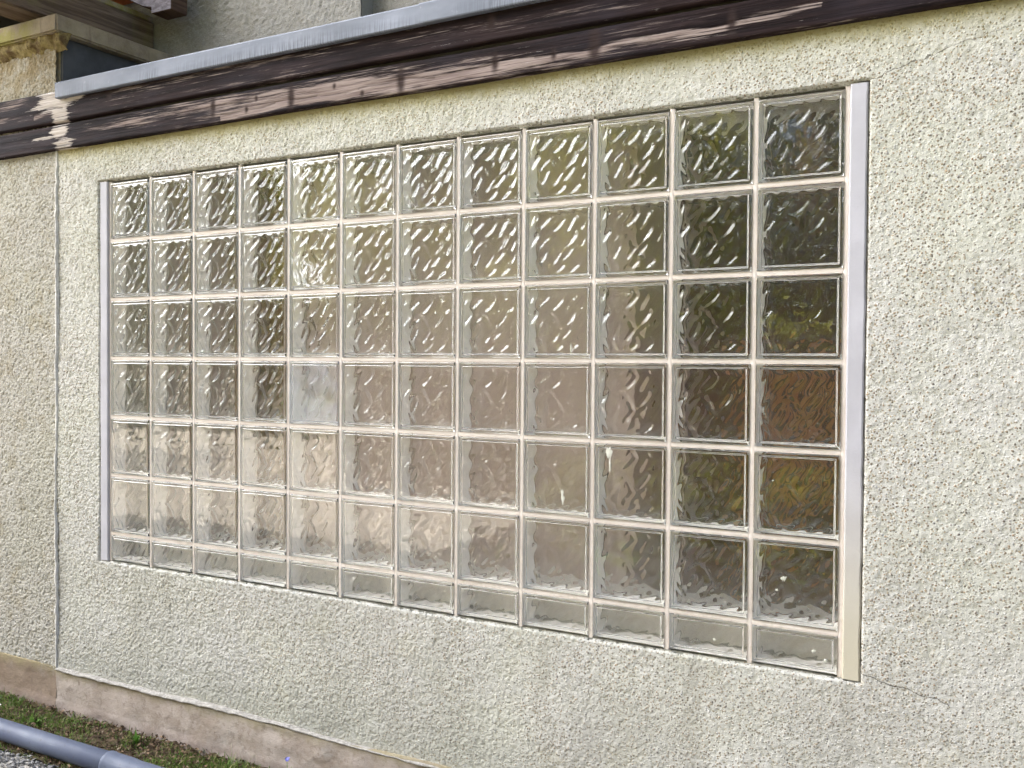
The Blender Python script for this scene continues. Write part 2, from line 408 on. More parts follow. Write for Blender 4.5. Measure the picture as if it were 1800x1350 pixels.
def boxes(name, bs, mat, parent=None, bevel=0.0):
    Vs, Fs, n = [], [], 0
    for b in bs:
        V, F = box_vf(*b); Vs.append(V); Fs.append(F + n); n += len(V)
    me = mesh_np(name, np.vstack(Vs), np.vstack(Fs), smooth=False)
    o = link(name, me, mat, parent)
    if bevel:
        md = o.modifiers.new('bevel', 'BEVEL'); md.width = bevel; md.segments = 2; md.limit_method = 'ANGLE'
    return o
def grid_faces(nx, nz, mask=None):
    i, j = np.meshgrid(np.arange(nx - 1), np.arange(nz - 1), indexing='ij')
    a = (i * nz + j).ravel()
    F = np.stack([a, a + nz, a + nz + 1, a + 1], 1)          # faces -y when (x,z) grid
    return F if mask is None else F[mask.ravel()]
def smooth_noise(shape, cell, rs):
    """value noise on a 2-D grid; cell in samples (x, z)"""
    nx, nz = shape
    gx, gz = int(nx / cell[0]) + 3, int(nz / cell[1]) + 3
    g = rs.random((gx, gz))
    u = np.arange(nx) / cell[0]; v = np.arange(nz) / cell[1]
    iu, iv = u.astype(int), v.astype(int); fu, fv = u - iu, v - iv
    fu = fu * fu * (3 - 2 * fu); fv = fv * fv * (3 - 2 * fv)
    a = g[iu][:, iv]; b = g[iu + 1][:, iv]; c = g[iu][:, iv + 1]; d = g[iu + 1][:, iv + 1]
    return (a * (1 - fu)[:, None] + b * fu[:, None]) * (1 - fv) + (c * (1 - fu)[:, None] + d * fu[:, None]) * fv
def empty(name, loc=(0, 0, 0)):
    o = bpy.data.objects.new(name, None); C.objects.link(o); o.location = loc; o.empty_display_size = .1
    return o
def tag(o, label, cat=None, group=None, kind=None):
    if label: o['label'] = label
    if cat: o['category'] = cat
    if group: o['group'] = group
    if kind: o['kind'] = kind
    return o
def tube(name, pts, rad, mat, parent=None, seg=12, shade=True, attrs=None):
    V, F = tube_vf(pts, rad, seg)
    return link(name, mesh_np(name, V, F, shade), mat, parent)
def tube_vf(pts, rad, seg=8):
    pts = np.asarray(pts, float); n = len(pts)
    rad = np.full(n, rad) if np.isscalar(rad) else np.asarray(rad, float)
    V = []
    for k in range(n):
        t = pts[min(k + 1, n - 1)] - pts[max(k - 1, 0)]; t /= np.linalg.norm(t) + 1e-9
        a = np.cross(t, (0, 0, 1.0));
        if np.linalg.norm(a) < .05: a = np.cross(t, (0, 1.0, 0))
        a /= np.linalg.norm(a); b = np.cross(t, a)
        for s in range(seg):
            q = 2 * math.pi * s / seg
            V.append(pts[k] + rad[k] * (math.cos(q) * a + math.sin(q) * b))
    F = []
    for k in range(n - 1):
        for s in range(seg):
            s2 = (s + 1) % seg
            F.append((k * seg + s, k * seg + s2, (k + 1) * seg + s2, (k + 1) * seg + s))
    V += [pts[0], pts[-1]]; c0, c1 = len(V) - 2, len(V) - 1
    for s in range(seg):
        s2 = (s + 1) % seg
        F.append((c0, s2, s, s)); F.append((c1, (n - 1) * seg + s, (n - 1) * seg + s2, (n - 1) * seg + s2))
    F = np.array(F)
    quads = F[F[:, 2] != F[:, 3]]; tris = F[F[:, 2] == F[:, 3]][:, :3]
    return np.array(V), [quads, tris]

# ---------------------------------------------------------------- setting: ground
def ground_sheet(name, x0, x1, y0, y1, n, amp, z, mat, seed, cell=6):
    rs = np.random.default_rng(seed); nx, ny = n
    X, Y = np.meshgrid(np.linspace(x0, x1, nx), np.linspace(y0, y1, ny), indexing='ij')
    h = (smooth_noise((nx, ny), (cell, cell), rs) - .5) * amp + (smooth_noise((nx, ny), (2, 2), rs) - .5) * amp * .5
    V = np.stack([X, Y, z + h], 2).reshape(-1, 3)
    o = link(name, mesh_np(name, V, grid_faces(nx, ny), True), mat)
    o['kind'] = 'structure'; return o
boxes('ground', [(-90, 90, -90, 90, -.30, -.03)], MAT['soil'])['kind'] = 'structure'
ground_sheet('flower_bed', -1.8, 4.2, -.33, .02, (700, 42), .022, -.004, MAT['soil'], 3, 5)
ground_sheet('gravel_path', -6, 9, -3.0, -.315, (300, 60), .006, -.012, MAT['gravel'], 4)
ground_sheet('added_dark_bed', -.6, 9, -5.0, -2.95, (200, 60), .04, .0, MAT['darksoil'], 6)  # dark ground added so the lower right blocks mirror something dark
ground_sheet('paved_yard', -22, -.6, -9.5, -2.95, (60, 30), .004, .03, MAT['paving'], 7)
ground_sheet('lawn', -40, 40, -45, -3.0, (200, 120), .05, -.01, MAT['lawn'], 5)

# ---------------------------------------------------------------- annex building
annex = empty('house_annex', (1.2, 0, 0))
tag(annex, 'pale green roughcast annex wall holding the large glass block window below dark timber boards', 'building')
def part(o):                                  # keep world placement under the annex Empty
    o.matrix_parent_inverse = Matrix.Translation((-1.2, 0, 0)); return o
WX0, WX1 = -.043, 2.442                       # window opening incl. strips
WZ0, WZ1 = Z0 - 1.296, Z0 + .002
def relief(X, Z, dx, dz, rs, amp):
    """knobbly cast render: overlapping blobs of mortar"""
    nx, nz = X.shape
    H = np.zeros((nx, nz))
    W, Hh = X[-1, 0] - X[0, 0], Z[0, -1] - Z[0, 0]
    for (rad, dens, a) in ((.0060, 4200, 1.0), (.0044, 15000, .85), (.0031, 20000, .65)):
        k = int(W * Hh * dens)
        cx = rs.random(k) * W; cz = rs.random(k) * Hh
        r = rad * (.65 + .7 * rs.random(k)); am = a * (.45 + .55 * rs.random(k))
        el = .88 + .26 * rs.random(k)
        ix = np.rint(cx / dx).astype(int); iz = np.rint(cz / dz).astype(int)
        mx, mz = int(rad * 2 / dx) + 1, int(rad * 2 / dz) + 1
        for i in range(-mx, mx + 1):
            for j in range(-mz, mz + 1):
                gx, gz = ix + i, iz + j
                ok = (gx >= 0) & (gx < nx) & (gz >= 0) & (gz < nz)
                d2 = (((gx * dx - cx) * el) ** 2 + ((gz * dz - cz) / el) ** 2) / r ** 2
                v = am * np.sqrt(np.clip(1 - d2, 0, 1))
                np.maximum.at(H, (gx[ok], gz[ok]), v[ok])
    H = H * .95 + .2 * smooth_noise((nx, nz), (7, 7), rs) + .12 * rs.random((nx, nz))
    return H
def cast_wall(name, x0, x1, z0, z1, step, y, mat, seed, amp=.0048, hole=None, joint=None, parent=None, shape=None):
    rs = np.random.default_rng(seed)
    nx, nz = int((x1 - x0) / step) + 1, int((z1 - z0) / step) + 1
    xs = np.linspace(x0, x1, nx); zs = np.linspace(z0, z1, nz)
    X, Z = np.meshgrid(xs, zs, indexing='ij')
    H = relief(X, Z, xs[1] - xs[0], zs[1] - zs[0], rs, amp)
    Y = y - H * amp * (1 - .52 * np.clip((X - .3) / 1.9, 0, 1))
    Y += (smooth_noise((nx, nz), (90, 90), rs) - .5) * .006
    mask = None
    if shape is not None: X, Y, Z = shape(X, Y, Z, rs)
    if hole:
        hx0, hx1, hz0, hz1 = hole
        cx = (X[:-1, :-1] + X[1:, 1:]) / 2; cz = (Z[:-1, :-1] + Z[1:, 1:]) / 2
        jx = (smooth_noise(cx.shape, (5, 5), rs) - .5) * .010 + (rs.random(cx.shape) - .5) * .003
        mask = ~((cx > hx0 - jx * .6) & (cx < hx1 + jx) & (cz > hz0 - jx) & (cz < hz1 + jx * .7))
        dd = np.maximum(np.maximum(hx0 - X, X - hx1), np.maximum(hz0 - Z, Z - hz1))
        lip = np.clip(1 - np.abs(dd) / .006, 0, 1)
        Y += lip * .012
    F = grid_faces(nx, nz, mask)
    V = np.stack([X, Y, Z], 2).reshape(-1, 3)
    me = mesh_np(name, V, F, True, {'relief': H.ravel()})
    return link(name, me, mat, parent)
def right_lean(X, Y, Z, rs):
    return X, Y, Z
wall = part(cast_wall('wall', -.267, 3.35, .138, Z0 + .16, .0025, -.0060, MAT['render'], 11, amp=.0038, hole=(WX0, WX1, WZ0, WZ1), parent=annex))
# the body of the annex behind the coat, with the rest of its length; the opening stays open
part(boxes('wall_core', [
    (-.262, WX0, .004, .24, 0, 2.14), (WX1, 5.2, .004, .24, 0, 2.14),
    (WX0, WX1, .004, .24, 0, WZ0), (WX0, WX1, .004, .24, WZ1, 2.14),
    (3.35, 5.2, -.010, .004, .138, Z0 + .16)], MAT['render'], annex))
part(boxes('roof_slab', [(-.24, 5.2, -.008, .53, 2.14, 2.185), (-.26, 5.2, .53, 3.4, 2.12, 2.3)], MAT['dark'], annex))

# plinth with a chalky ledge on its top edge
def plinth(name, x0, x1, y, z1, mat, seed, parent):
    rs = np.random.default_rng(seed)
    nx, nz = int((x1 - x0) / .008), 34
    X, Z = np.meshgrid(np.linspace(x0, x1, nx), np.linspace(-.05, z1, nz), indexing='ij')
    H = smooth_noise((nx, nz), (8, 6), rs) * .005 + smooth_noise((nx, nz), (60, 60), rs) * .008 + rs.random((nx, nz)) * .0012
    wav = (smooth_noise((nx, 2), (28, 1), rs)[:, :1] - .5) * .012
    Y = y - H - np.clip((.035 - Z) / .05, 0, 1) * .016 * smooth_noise((nx, nz), (10, 5), rs)
    Z = Z + wav * np.clip(Z / z1, 0, 1)
    V = np.stack([X, Y, Z], 2)
    back = V[:, -1:].copy(); back[:, :, 1] = .003
    V = np.concatenate([V, back], 1).reshape(-1, 3)
    return link(name, mesh_np(name, V, grid_faces(nx, nz + 1), True), mat, parent)
part(plinth('plinth', -.268, 4.5, -.010, .139, MAT['plinth'], 21, annex))
def ledge():
    rs = np.random.default_rng(22); nx = 900
    xs = np.linspace(-.27, 4.5, nx)
    n1 = smooth_noise((nx, 2), (14, 1), rs)[:, 0]; n2 = smooth_noise((nx, 2), (5, 1), rs)[:, 0]
    wav = (smooth_noise((nx, 2), (50, 1), rs)[:, 0] - .5) * .010
    z0 = .1385 + wav + n2 * .003; z1 = z0 + .001 + n1 * .006
    rows = [(np.full(nx, .0), z0 - .004), (-.019 - n1 * .005, z0 - .003), (-.020 - n2 * .005, z0 + .001), (-.014 - n2 * .004, z1), (np.full(nx, .0), z1 + .003)]
    V = np.stack([np.stack([xs, a, b], 1) for a, b in rows], 1).reshape(-1, 3)
    return link('plinth_ledge', mesh_np('plinth_ledge', V, grid_faces(nx, 5), True), MAT['ledge'], annex)
part(ledge())
def joint_seal():
    rs = np.random.default_rng(23); nz = 500
    zs = np.linspace(.145, Z0 + .135, nz)
    c = -.266 - .010 * (Z0 - zs) / 1.8 + (smooth_noise((nz, 2), (40, 1), rs)[:, 0] - .5) * .007 + (smooth_noise((nz, 2), (7, 1), rs)[:, 0] - .5) * .004
    w1 = .0018 + .0042 * smooth_noise((nz, 2), (11, 1), rs)[:, 0]; w2 = .0018 + .0040 * smooth_noise((nz, 2), (9, 1), rs)[:, 0]
    y = -.0128 - .003 * smooth_noise((nz, 2), (6, 1), rs)[:, 0]
    rows = [(c - w1 - .002, np.full(nz, -.006)), (c - w1, y), (c, y - .0015), (c + w2, y), (c + w2 + .002, np.full(nz, -.006))]
    V = np.stack([np.stack([a, b, zs], 1) for a, b in rows], 0).reshape(-1, 3)
    return link('joint_seal', mesh_np('joint_seal', V, grid_faces(5, nz), True), MAT['seal'], annex)
part(joint_seal())

# fascia boards -------------------------------------------------
def board(name, x0, x1, z0, z1, y0, y1, seed, worn_spots, peel_spots, knots, slits, gen=.15):
    rs = np.random.default_rng(seed)
    nx, nz = int((x1 - x0) / .004), 26
    xs = np.linspace(x0, x1, nx); t = np.linspace(0, 1, nz)
    X, T = np.meshgrid(xs, t, indexing='ij')
    bow = (smooth_noise((nx, 2), (140, 1), rs)[:, :1] - .5) * .006
    Zc = z0 + (z1 - z0) * T + bow
    edge = np.minimum(T, 1 - T) * (z1 - z0)
    Y = y0 + np.clip(1 - edge / .004, 0, 1) ** 2 * .003
    Y -= (smooth_noise((nx, nz), (60, 3), rs) - .5) * .0022
    worn = gen + (smooth_noise((nx, nz), (70, 7), rs) - .5) * .5
    peel = np.zeros_like(X); knot = np.zeros_like(X); slit = np.zeros_like(X)
    for (cx, cz, rx, rz, a) in worn_spots:
        worn += a * np.exp(-((X - cx) / rx) ** 2 - ((T - cz) / rz) ** 2)
    for (cx, cz, rx, rz, a) in peel_spots:
        peel = np.maximum(peel, a * np.exp(-np.abs((X - cx) / rx) ** 3 - np.abs((T - cz) / rz) ** 3))
    for (cx, cz, rx, rz) in knots:
        d = np.sqrt(((X - cx) / rx) ** 2 + ((T - cz) / rz) ** 2)
        knot = np.maximum(knot, np.clip(1.6 - d * 1.3, 0, 1)); Y += np.clip(1 - d, 0, 1) * .0012
    for (xa, ta, xb, tb, wd) in slits:
        u = np.clip((X - xa) / (xb - xa), 0, 1); tc = ta + (tb - ta) * u + .05 * np.sin(X * 17) + .03 * np.sin(X * 41)
        on = (X > xa) & (X < xb)
        s = np.exp(-((T - tc) / wd) ** 2) * on
        slit = np.maximum(slit, s * .6 * (smooth_noise((nx, nz), (25, 30), rs) > .42)); Y += s * .002
        worn += .75 * np.exp(-((T - tc + .09) / .11) ** 2) * on
    V = np.stack([X, Y, Zc], 2)
    top = V[:, -1:].copy(); top[:, :, 1] = y1; bot = V[:, :1].copy(); bot[:, :, 1] = y1
    V = np.concatenate([bot, V, top], 1)
    pad = lambda a: np.concatenate([a[:, :1], a, a[:, -1:]], 1).ravel()
    F = grid_faces(nx, nz + 2)
    m2 = nz + 2
    ends = np.array([[k, k + 1, m2 - 2 - k, m2 - 1 - k] for k in range(m2 // 2 - 1)])
    F = np.vstack([F, ends, ends[:, ::-1] + (nx - 1) * m2])
    me = mesh_np(name, V.reshape(-1, 3), F, True, {'worn': pad(worn), 'peel': pad(peel), 'knot': pad(knot), 'slit': pad(slit)})
    o = link(name, me, MAT['fascia'], annex)
    return part(o)
board('fascia_board', -1.9, 4.4, Z0 + .224, Z0 + .333, -.033, -.009, 31,
      [(-.50, .85, .16, .25, .8), (-.6, .35, .15, .12, .7), (.2, .55, .30, .14, .55), (.75, .55, .28, .12, .55), (1.35, .45, .3, .1, .4), (1.9, .3, .5, .12, .35), (.75, .1, .4, .1, .3)],
      [(-.24, .72, .095, .38, 1.0), (-.215, .25, .05, .42, .95), (-.30, .55, .09, .12, .75), (-.16, .72, .08, .16, .8)],
      [(.04, .5, .014, .22), (1.52, .45, .014, .24), (2.1, .4, .012, .2)], [(-.36, .38, -.20, .44, .03)], .02)
board('fascia_board', -1.9, 4.4, Z0 + .129, Z0 + .2115, -.031, -.009, 32,
      [(.38, .8, .28, .3, .75), (.15, .6, .14, .2, .5), (.62, .5, .2, .5, .65), (.95, .45, .22, .5, .75), (1.25, .35, .3, .4, .75), (1.65, .25, .35, .22, .6), (2.1, .5, .4, .2, .3)],
      [(-.225, .72, .05, .35, 1.0), (-.20, .15, .06, .25, .9), (-.29, .55, .10, .12, .72)],
      [(.52, .6, .012, .5), (.66, .3, .008, .14), (.70, .65, .007, .12), (.838, .45, .014, .6), (1.0, .6, .007, .12), (1.233, .45, .015, .6), (1.10, .2, .008, .12), (1.53, .5, .012, .35), (1.70, .45, .009, .2), (1.811, .5, .018, .7), (2.15, .5, .012, .4)],
      [(.55, .30, 2.35, .55, .028)], .08)
part(boxes('fascia_backing', [(-1.9, 4.4, -.0085, -.0035, Z0 + .15, Z0 + .32)], MAT['dark'], annex))

# zinc roof edge ------------------------------------------------
def zinc_edge():
    prof = [(-.030, .300), (-.040, .2985), (-.0495, .2990), (-.0510, .3015), (-.0505, .318), (-.0500, .335), (-.0498, .3490), (-.0475, .3525), (-.043, .3535), (-.01, .347), (.20, .341)]
    rs = np.random.default_rng(41)
    Vs, Fs, n = [], [], 0
    for (x0, x1, dy) in ((-.217, 1.318, 0), (1.305, 4.4, .0022)):
        nx = 260; xs = np.linspace(x0, x1, nx)
        wob = (smooth_noise((nx, len(prof)), (22, 3), rs) - .5) * .0030
        V = np.zeros((nx, len(prof), 3))
        for k, (y, z) in enumerate(prof):
            V[:, k, 0] = xs; V[:, k, 1] = y - dy + wob[:, k]; V[:, k, 2] = Z0 + z + dy * .6 + wob[:, k] * .6
        Vs.append(V.reshape(-1, 3)); Fs.append(grid_faces(nx, len(prof)) + n); n += nx * len(prof)
    # folded return closing the left end
    V = np.array([(-.217, y, Z0 + z) for y, z in prof[:10]] + [(-.217, -.01, Z0 + .30)]); 
    F4 = np.array([(0, 1, 2, 3), (0, 3, 4, 5), (0, 5, 6, 7), (0, 7, 8, 9)]) + n
    Vs.append(V)
    o = link('roof_edge', mesh_np('roof_edge', np.vstack(Vs), np.vstack(Fs + [F4]), False), MAT['zinc'], annex)
    md = o.modifiers.new('thick', 'SOLIDIFY'); md.thickness = .0012; md.offset = 1
    return part(o)
tag(zinc_edge(), 'grey-blue zinc strip along the flat roof edge')

# ---------------------------------------------------------------- glass block window
P = .2; BW = .1884
win = part(link('glass_block_window', mesh_np('glass_block_window', *box_vf(-.010, .0, .006, .078, WZ0, Z0), False), MAT['mortar'], annex))
def mortar_grid():
    """window mesh itself: mortar joints, slightly hollowed"""
    Vs, Fs, n = [], [], 0
    rs = np.random.default_rng(51)
    def bar(p0, p1, hw, vert, L):
        nonlocal n
        k = max(2, int(L / .01)); s = np.linspace(p0[0 if not vert else 1], p1[0 if not vert else 1], k)
        prof = [(-hw, .078), (-hw, .0035), (-hw * .75, .0022), (0, .0026), (hw * .75, .0022), (hw, .0035), (hw, .078)]
        V = np.zeros((k, len(prof), 3)); nz_ = (rs.random((k, len(prof))) - .5) * .0006
        for q, (u, y) in enumerate(prof):
            if vert: V[:, q, 0] = p0[0] + u; V[:, q, 2] = s
            else: V[:, q, 2] = p0[1] - u; V[:, q, 0] = s
            V[:, q, 1] = y + nz_[:, q] * (1 if 0 < q < 6 else 0)
        F = grid_faces(k, len(prof))
        if vert: F = F[:, ::-1]
        Vs.append(V.reshape(-1, 3)); Fs.append(F[:, ::-1] + n); n += V.shape[0] * V.shape[1]
    hj = .0057
    for i in range(0, 13):
        hw = hj
        x = i * P
        bar((x, WZ0), (x, Z0), hw, True, 1.3)
    for j in range(1, 7):
        for i in range(12):
            bar((i * P + hj - .0003, Z0 - j * P), ((i + 1) * P - hj + .0003, Z0 - j * P), hj, False, P)
    return mesh_np('glass_block_window', np.vstack(Vs), np.vstack(Fs), True)
old = win.data; win.data = mortar_grid(); win.data.materials.append(MAT['mortar']); bpy.data.meshes.remove(old)
tag(win, 'grid of wavy glass blocks in pale pinkish mortar, twelve columns wide')
for (x0, x1, lab) in ((WX0, -.0055, 'narrow pale upright strip at the left end of the window'), (2.4055, WX1, 'wide pale upright strip at the right end of the window')):
    rs = np.random.default_rng(int(x1 * 10) + 60); nz = 260
    zs = np.linspace(WZ0 + .001, WZ1 - .001, nz)
    rr = (smooth_noise((nz, 2), (9, 1), rs)[:, 0] - .5) * .0022
    if x0 > 1: rows = [(np.full(nz, x0), .05), (np.full(nz, x0), -.004), (np.full(nz, x0 + .003), -.0060), (x1 - .003 + rr, -.0062), (x1 + rr, -.003), (x1 + rr, .02)]
    else: rows = [(x0 + rr, .02), (x0 + rr, -.003), (x0 + .003 + rr, -.0062), (np.full(nz, x1 - .003), -.0060), (np.full(nz, x1), -.004), (np.full(nz, x1), .05)]
    V = np.stack([np.stack([a, np.full(nz, b), zs], 1) for a, b in rows], 0)
    cap = V.copy()
    V = V.reshape(-1, 3)
    o = link('edge_strip', mesh_np('edge_strip', V, grid_faces(6, nz), False), MAT['strip'], win)
    tag(o, lab)

def wave_field(X, Z, seed, h):
    """elongated moulded flutes, as on the inner face of a wave glass block"""
    rs = np.random.default_rng(seed)
    H = np.zeros_like(X)
    for gx in np.arange(-.112, .113, .0370):
        for gz in np.arange(-.112, .113, .0400):
            cx, cz = gx + rs.normal() * .0045, gz + rs.normal() * .0055
            up = not (cz > .062 or cx + cz < -.075) and rs.random() > .10      # flutes change direction along the top and at the lower left
            a = (R(50) if up else R(-62)) if h > 0 else (R(-60) if up else R(42))
            a += rs.normal() * .10
            dx, dz = X - cx, Z - cz
            u = dx * math.cos(a) + dz * math.sin(a); v = -dx * math.sin(a) + dz * math.cos(a)
            v = v + 5.0 * u * u * rs.normal()
            L = .0265 * (.7 + .5 * rs.random()); wv = .0108 * (.85 + .35 * rs.random())
            tent = 1 - np.abs(v) / wv; tent = .5 * (tent + np.sqrt(tent * tent + .012))      # near-flat flanks, softened ridge
            win_ = 1 / (1 + np.exp((np.abs(u) - L) / .0022))
            H = np.maximum(H, (.7 + .5 * rs.random()) * tent * win_)
    return H
def block_mesh(name, hgt, seed_f, seed_b, res=64, amp=1.0):
    """front slab and back slab of clear glass with a coated rim between them"""
    hw, hh = BW / 2, hgt / 2
    Vs, F4, F3, mi4, n = [], [], [], [], 0
    def slab(y_out, y_in, wave, sign, mat, bev):
        """closed slab; outer face at y_out (bevelled), wavy inner face at y_in"""
        nonlocal n
        ins = hw - .0125
        def axis(h2):
            k = max(8, int(res * h2 / hw)); inner = np.linspace(-(h2 - .0125), h2 - .0125, k)
            e = np.array([h2, h2 - .0012, h2 - .0026, h2 - .0045, h2 - .0070, h2 - .0085, h2 - .0095, h2 - .0105, h2 - .0115])
            return np.concatenate([-e, inner, e[::-1]])
        xs, zs = axis(hw), axis(hh); nx, nz = len(xs), len(zs)
        X, Z = np.meshgrid(xs, zs, indexing='ij')
        dist = np.minimum(hw - np.abs(X), hh - np.abs(Z))
        t = np.clip(dist / .0048, 0, 1)
        Yo = y_out + sign * bev * (1 - np.sqrt(np.clip(1 - (1 - t) ** 2, 0, 1)))
        fade = np.clip((dist - .0115) / .009, 0, 1); fade = fade * fade * (3 - 2 * fade)
        rw = np.random.default_rng(seed_f + 5 + mat)
        und = (smooth_noise((nx, nz), (9, 9), rw) + .6 * smooth_noise((nx, nz), (5, 5), rw) - .8) * .00028
        Yo = Yo + und * np.clip((dist - .008) / .01, 0, 1)
        st = np.clip((dist - .0085) / .0030, 0, 1)
        Yi = y_in + sign * (wave(X, Z) * fade + .0055 * (1 - st * st * (3 - 2 * st)))
        A = np.stack([X, Yo, Z], 2).reshape(-1, 3); B = np.stack([X, Yi, Z], 2).reshape(-1, 3)
        Fa = grid_faces(nx, nz); Fb = Fa[:, ::-1] + nx * nz
        idx = np.arange(nx * nz).reshape(nx, nz)
        ring = np.concatenate([idx[:, 0], idx[-1, 1:], idx[::-1, -1][1:], idx[0, ::-1][1:-1]])
        r2 = np.roll(ring, -1)
        side = np.stack([ring, ring + nx * nz, r2 + nx * nz, r2], 1)
        F = np.vstack([Fa, Fb, side])
        if sign < 0: F = F[:, ::-1]
        Vs.append(np.vstack([A, B])); F4.append(F + n); q = np.full(len(F), mat); q[-len(side):] = 2; mi4.append(q); n += 2 * nx * nz
    fr = lambda X, Z: amp * .0016 * (wave_field(X, Z, seed_f, 1) - .4)
    bk = lambda X, Z: amp * .0014 * (wave_field(-X, Z, seed_b, -1) - .4)
    slab(-.0035, .0060, fr, 1, 0, .0050)
    slab(.0780, .0690, bk, -1, 1, .003)
    # rim: outer skin and cavity walls, a closed ring of coated glass
    yA, yB, c = .0122, .0630, .0030
    ring_o = [(-hw, -hh), (hw, -hh), (hw, hh), (-hw, hh)]; ring_i = [(-hw + c, -hh + c), (hw - c, -hh + c), (hw - c, hh - c), (-hw + c, hh - c)]
    V = np.array([(x, y, z) for y in (yA, yB) for r_ in (ring_o, ring_i) for x, z in r_])
    F = []
    for k in range(4):
        l = (k + 1) % 4
        F += [(k, l, 4 + l, 4 + k), (8 + k, 12 + k, 12 + l, 8 + l), (k, 8 + k, 8 + l, l), (4 + k, 4 + l, 12 + l, 12 + k)]
    Vs.append(V); F4.append(np.array(F) + n); mi4.append(np.full(len(F), 2)); nrim = len(F)
    me = mesh_np(name, np.vstack(Vs), np.vstack(F4), True, mi=np.concatenate(mi4))
    sm = np.ones(len(me.polygons), bool); sm[-nrim:] = False
    me.polygons.foreach_set('use_smooth', sm); me.update()
    return me
full = block_mesh('glass_block', BW, 101, 202)
half = block_mesh('half_glass_block', .0850, 103, 204, amp=1.5)
milky = full.copy()
for me in (full, half):
    for k in ('glass', 'glass_back', 'coat'): me.materials.append(MAT[k])
for k in ('glass_milky', 'glass_back', 'coat'): milky.materials.append(MAT[k])
for j in range(7):
    for i in range(12):
        me = half if j == 6 else (milky if (i, j) == (4, 3) else full)
        o = bpy.data.objects.new('half_glass_block' if j == 6 else 'glass_block', me); C.objects.link(o)
        zc = Z0 - j * P - P / 2 if j < 6 else Z0 - 1.2 - .005 - .0865 / 2
        o.location = (i * P + P / 2 + random.uniform(-.0004, .0004), random.uniform(-.0006, .0006), zc)
        o.rotation_euler = (random.uniform(-.002, .002), 0, random.uniform(-.002, .002))
        o['group'] = 'half-height glass blocks in the bottom row' if j == 6 else 'square glass blocks of the window'
        if (i, j) == (4, 3): o['label'] = 'cloudy milky glass block'; 
        o.parent = win
def splash(loc, w_, h_, seed, label):
    rs = np.random.default_rng(seed); k = 22
    an = np.linspace(0, 2 * math.pi, k, endpoint=False)
    r = 1 + .25 * rs.normal(size=k)
    V = [(loc[0], -.0052, loc[1])] + [(loc[0] + w_ * r[q] * math.cos(a), -.0037, loc[1] + h_ * r[q] * math.sin(a)) for q, a in enumerate(an)]
    F = np.array([(0, 1 + (q + 1) % k, 1 + q) for q in range(k)])[:, ::-1]
    o = link('dried_splash', mesh_np('dried_splash', np.array(V), F, True), MAT['drip'], win)
    o['group'] = 'dried white splashes on the glass'; 
for (x, z, a, b, s) in ((1.848, -.828, .0085, .013, 1), (1.851, -.858, .0025, .018, 2), (1.722, -.945, .004, .021, 3), (2.277, -1.090, .006, .006, 4), (2.262, -1.118, .003, .003, 5),
                        (1.742, -.57, .003, .012, 6), (2.345, -1.245, .005, .004, 7), (2.12, -1.252, .004, .004, 8), (2.37, -1.262, .004, .004, 9), (2.0, -.885, .002, .002, 10), (2.25, -.87, .002, .002, 11), (1.46, -1.236, .003, .002, 12), (1.43, -1.22, .002, .002, 13)):
    splash((x, Z0 + z), a, b, s, '')

# ---------------------------------------------------------------- room behind the window
part(boxes('interior_wall', [(-.3, 5.2, 2.6, 2.7, 0, 2.12), (-.36, -.262, .24, 2.6, 0, 2.12), (5.1, 5.2, .24, .5, 0, 2.12), (5.1, 5.2, 2.3, 2.6, 0, 2.12)], MAT['room'], annex))  # gap in the far end wall is added to let daylight in
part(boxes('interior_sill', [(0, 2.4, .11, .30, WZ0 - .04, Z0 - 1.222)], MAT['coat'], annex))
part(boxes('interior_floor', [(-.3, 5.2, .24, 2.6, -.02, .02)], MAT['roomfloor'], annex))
def inside(name, bs, mat, label, cat):
    o = boxes(name, bs, mat, None, .004); tag(o, label, cat); return o
inside('cupboard', [(-.20, .08, .30, .62, .02, 1.95)], MAT['beige'], 'pale cupboard seen dimly through the left end of the glass blocks', 'cupboard')
inside('wardrobe', [(.50, 1.76, .40, .95, .02, 1.98)], MAT['beige'], 'wide beige wardrobe standing behind the middle glass blocks', 'wardrobe')
inside('shelf_unit', [(.10, .48, .62, 1.0, .02, 1.9)], MAT['brown'], 'brown cabinet behind the darker left-hand glass blocks', 'cabinet')
inside('added_slats', [(1.97 + k * .105, 2.03 + k * .105 + .012 * (k % 2), .75, .78, .55 + .13 * (k % 3), 1.30 - .05 * (k % 2)) for k in range(5)] + [(1.95, 2.50, .781, .80, .98, 1.04), (1.96, 1.99, .80, .84, .02, 1.2), (2.46, 2.49, .80, .84, .02, 1.2)], MAT['rust'], 'orange brown timber screen standing behind the right-hand glass blocks', 'slats')  # slats added to mottle the orange seen through the glass

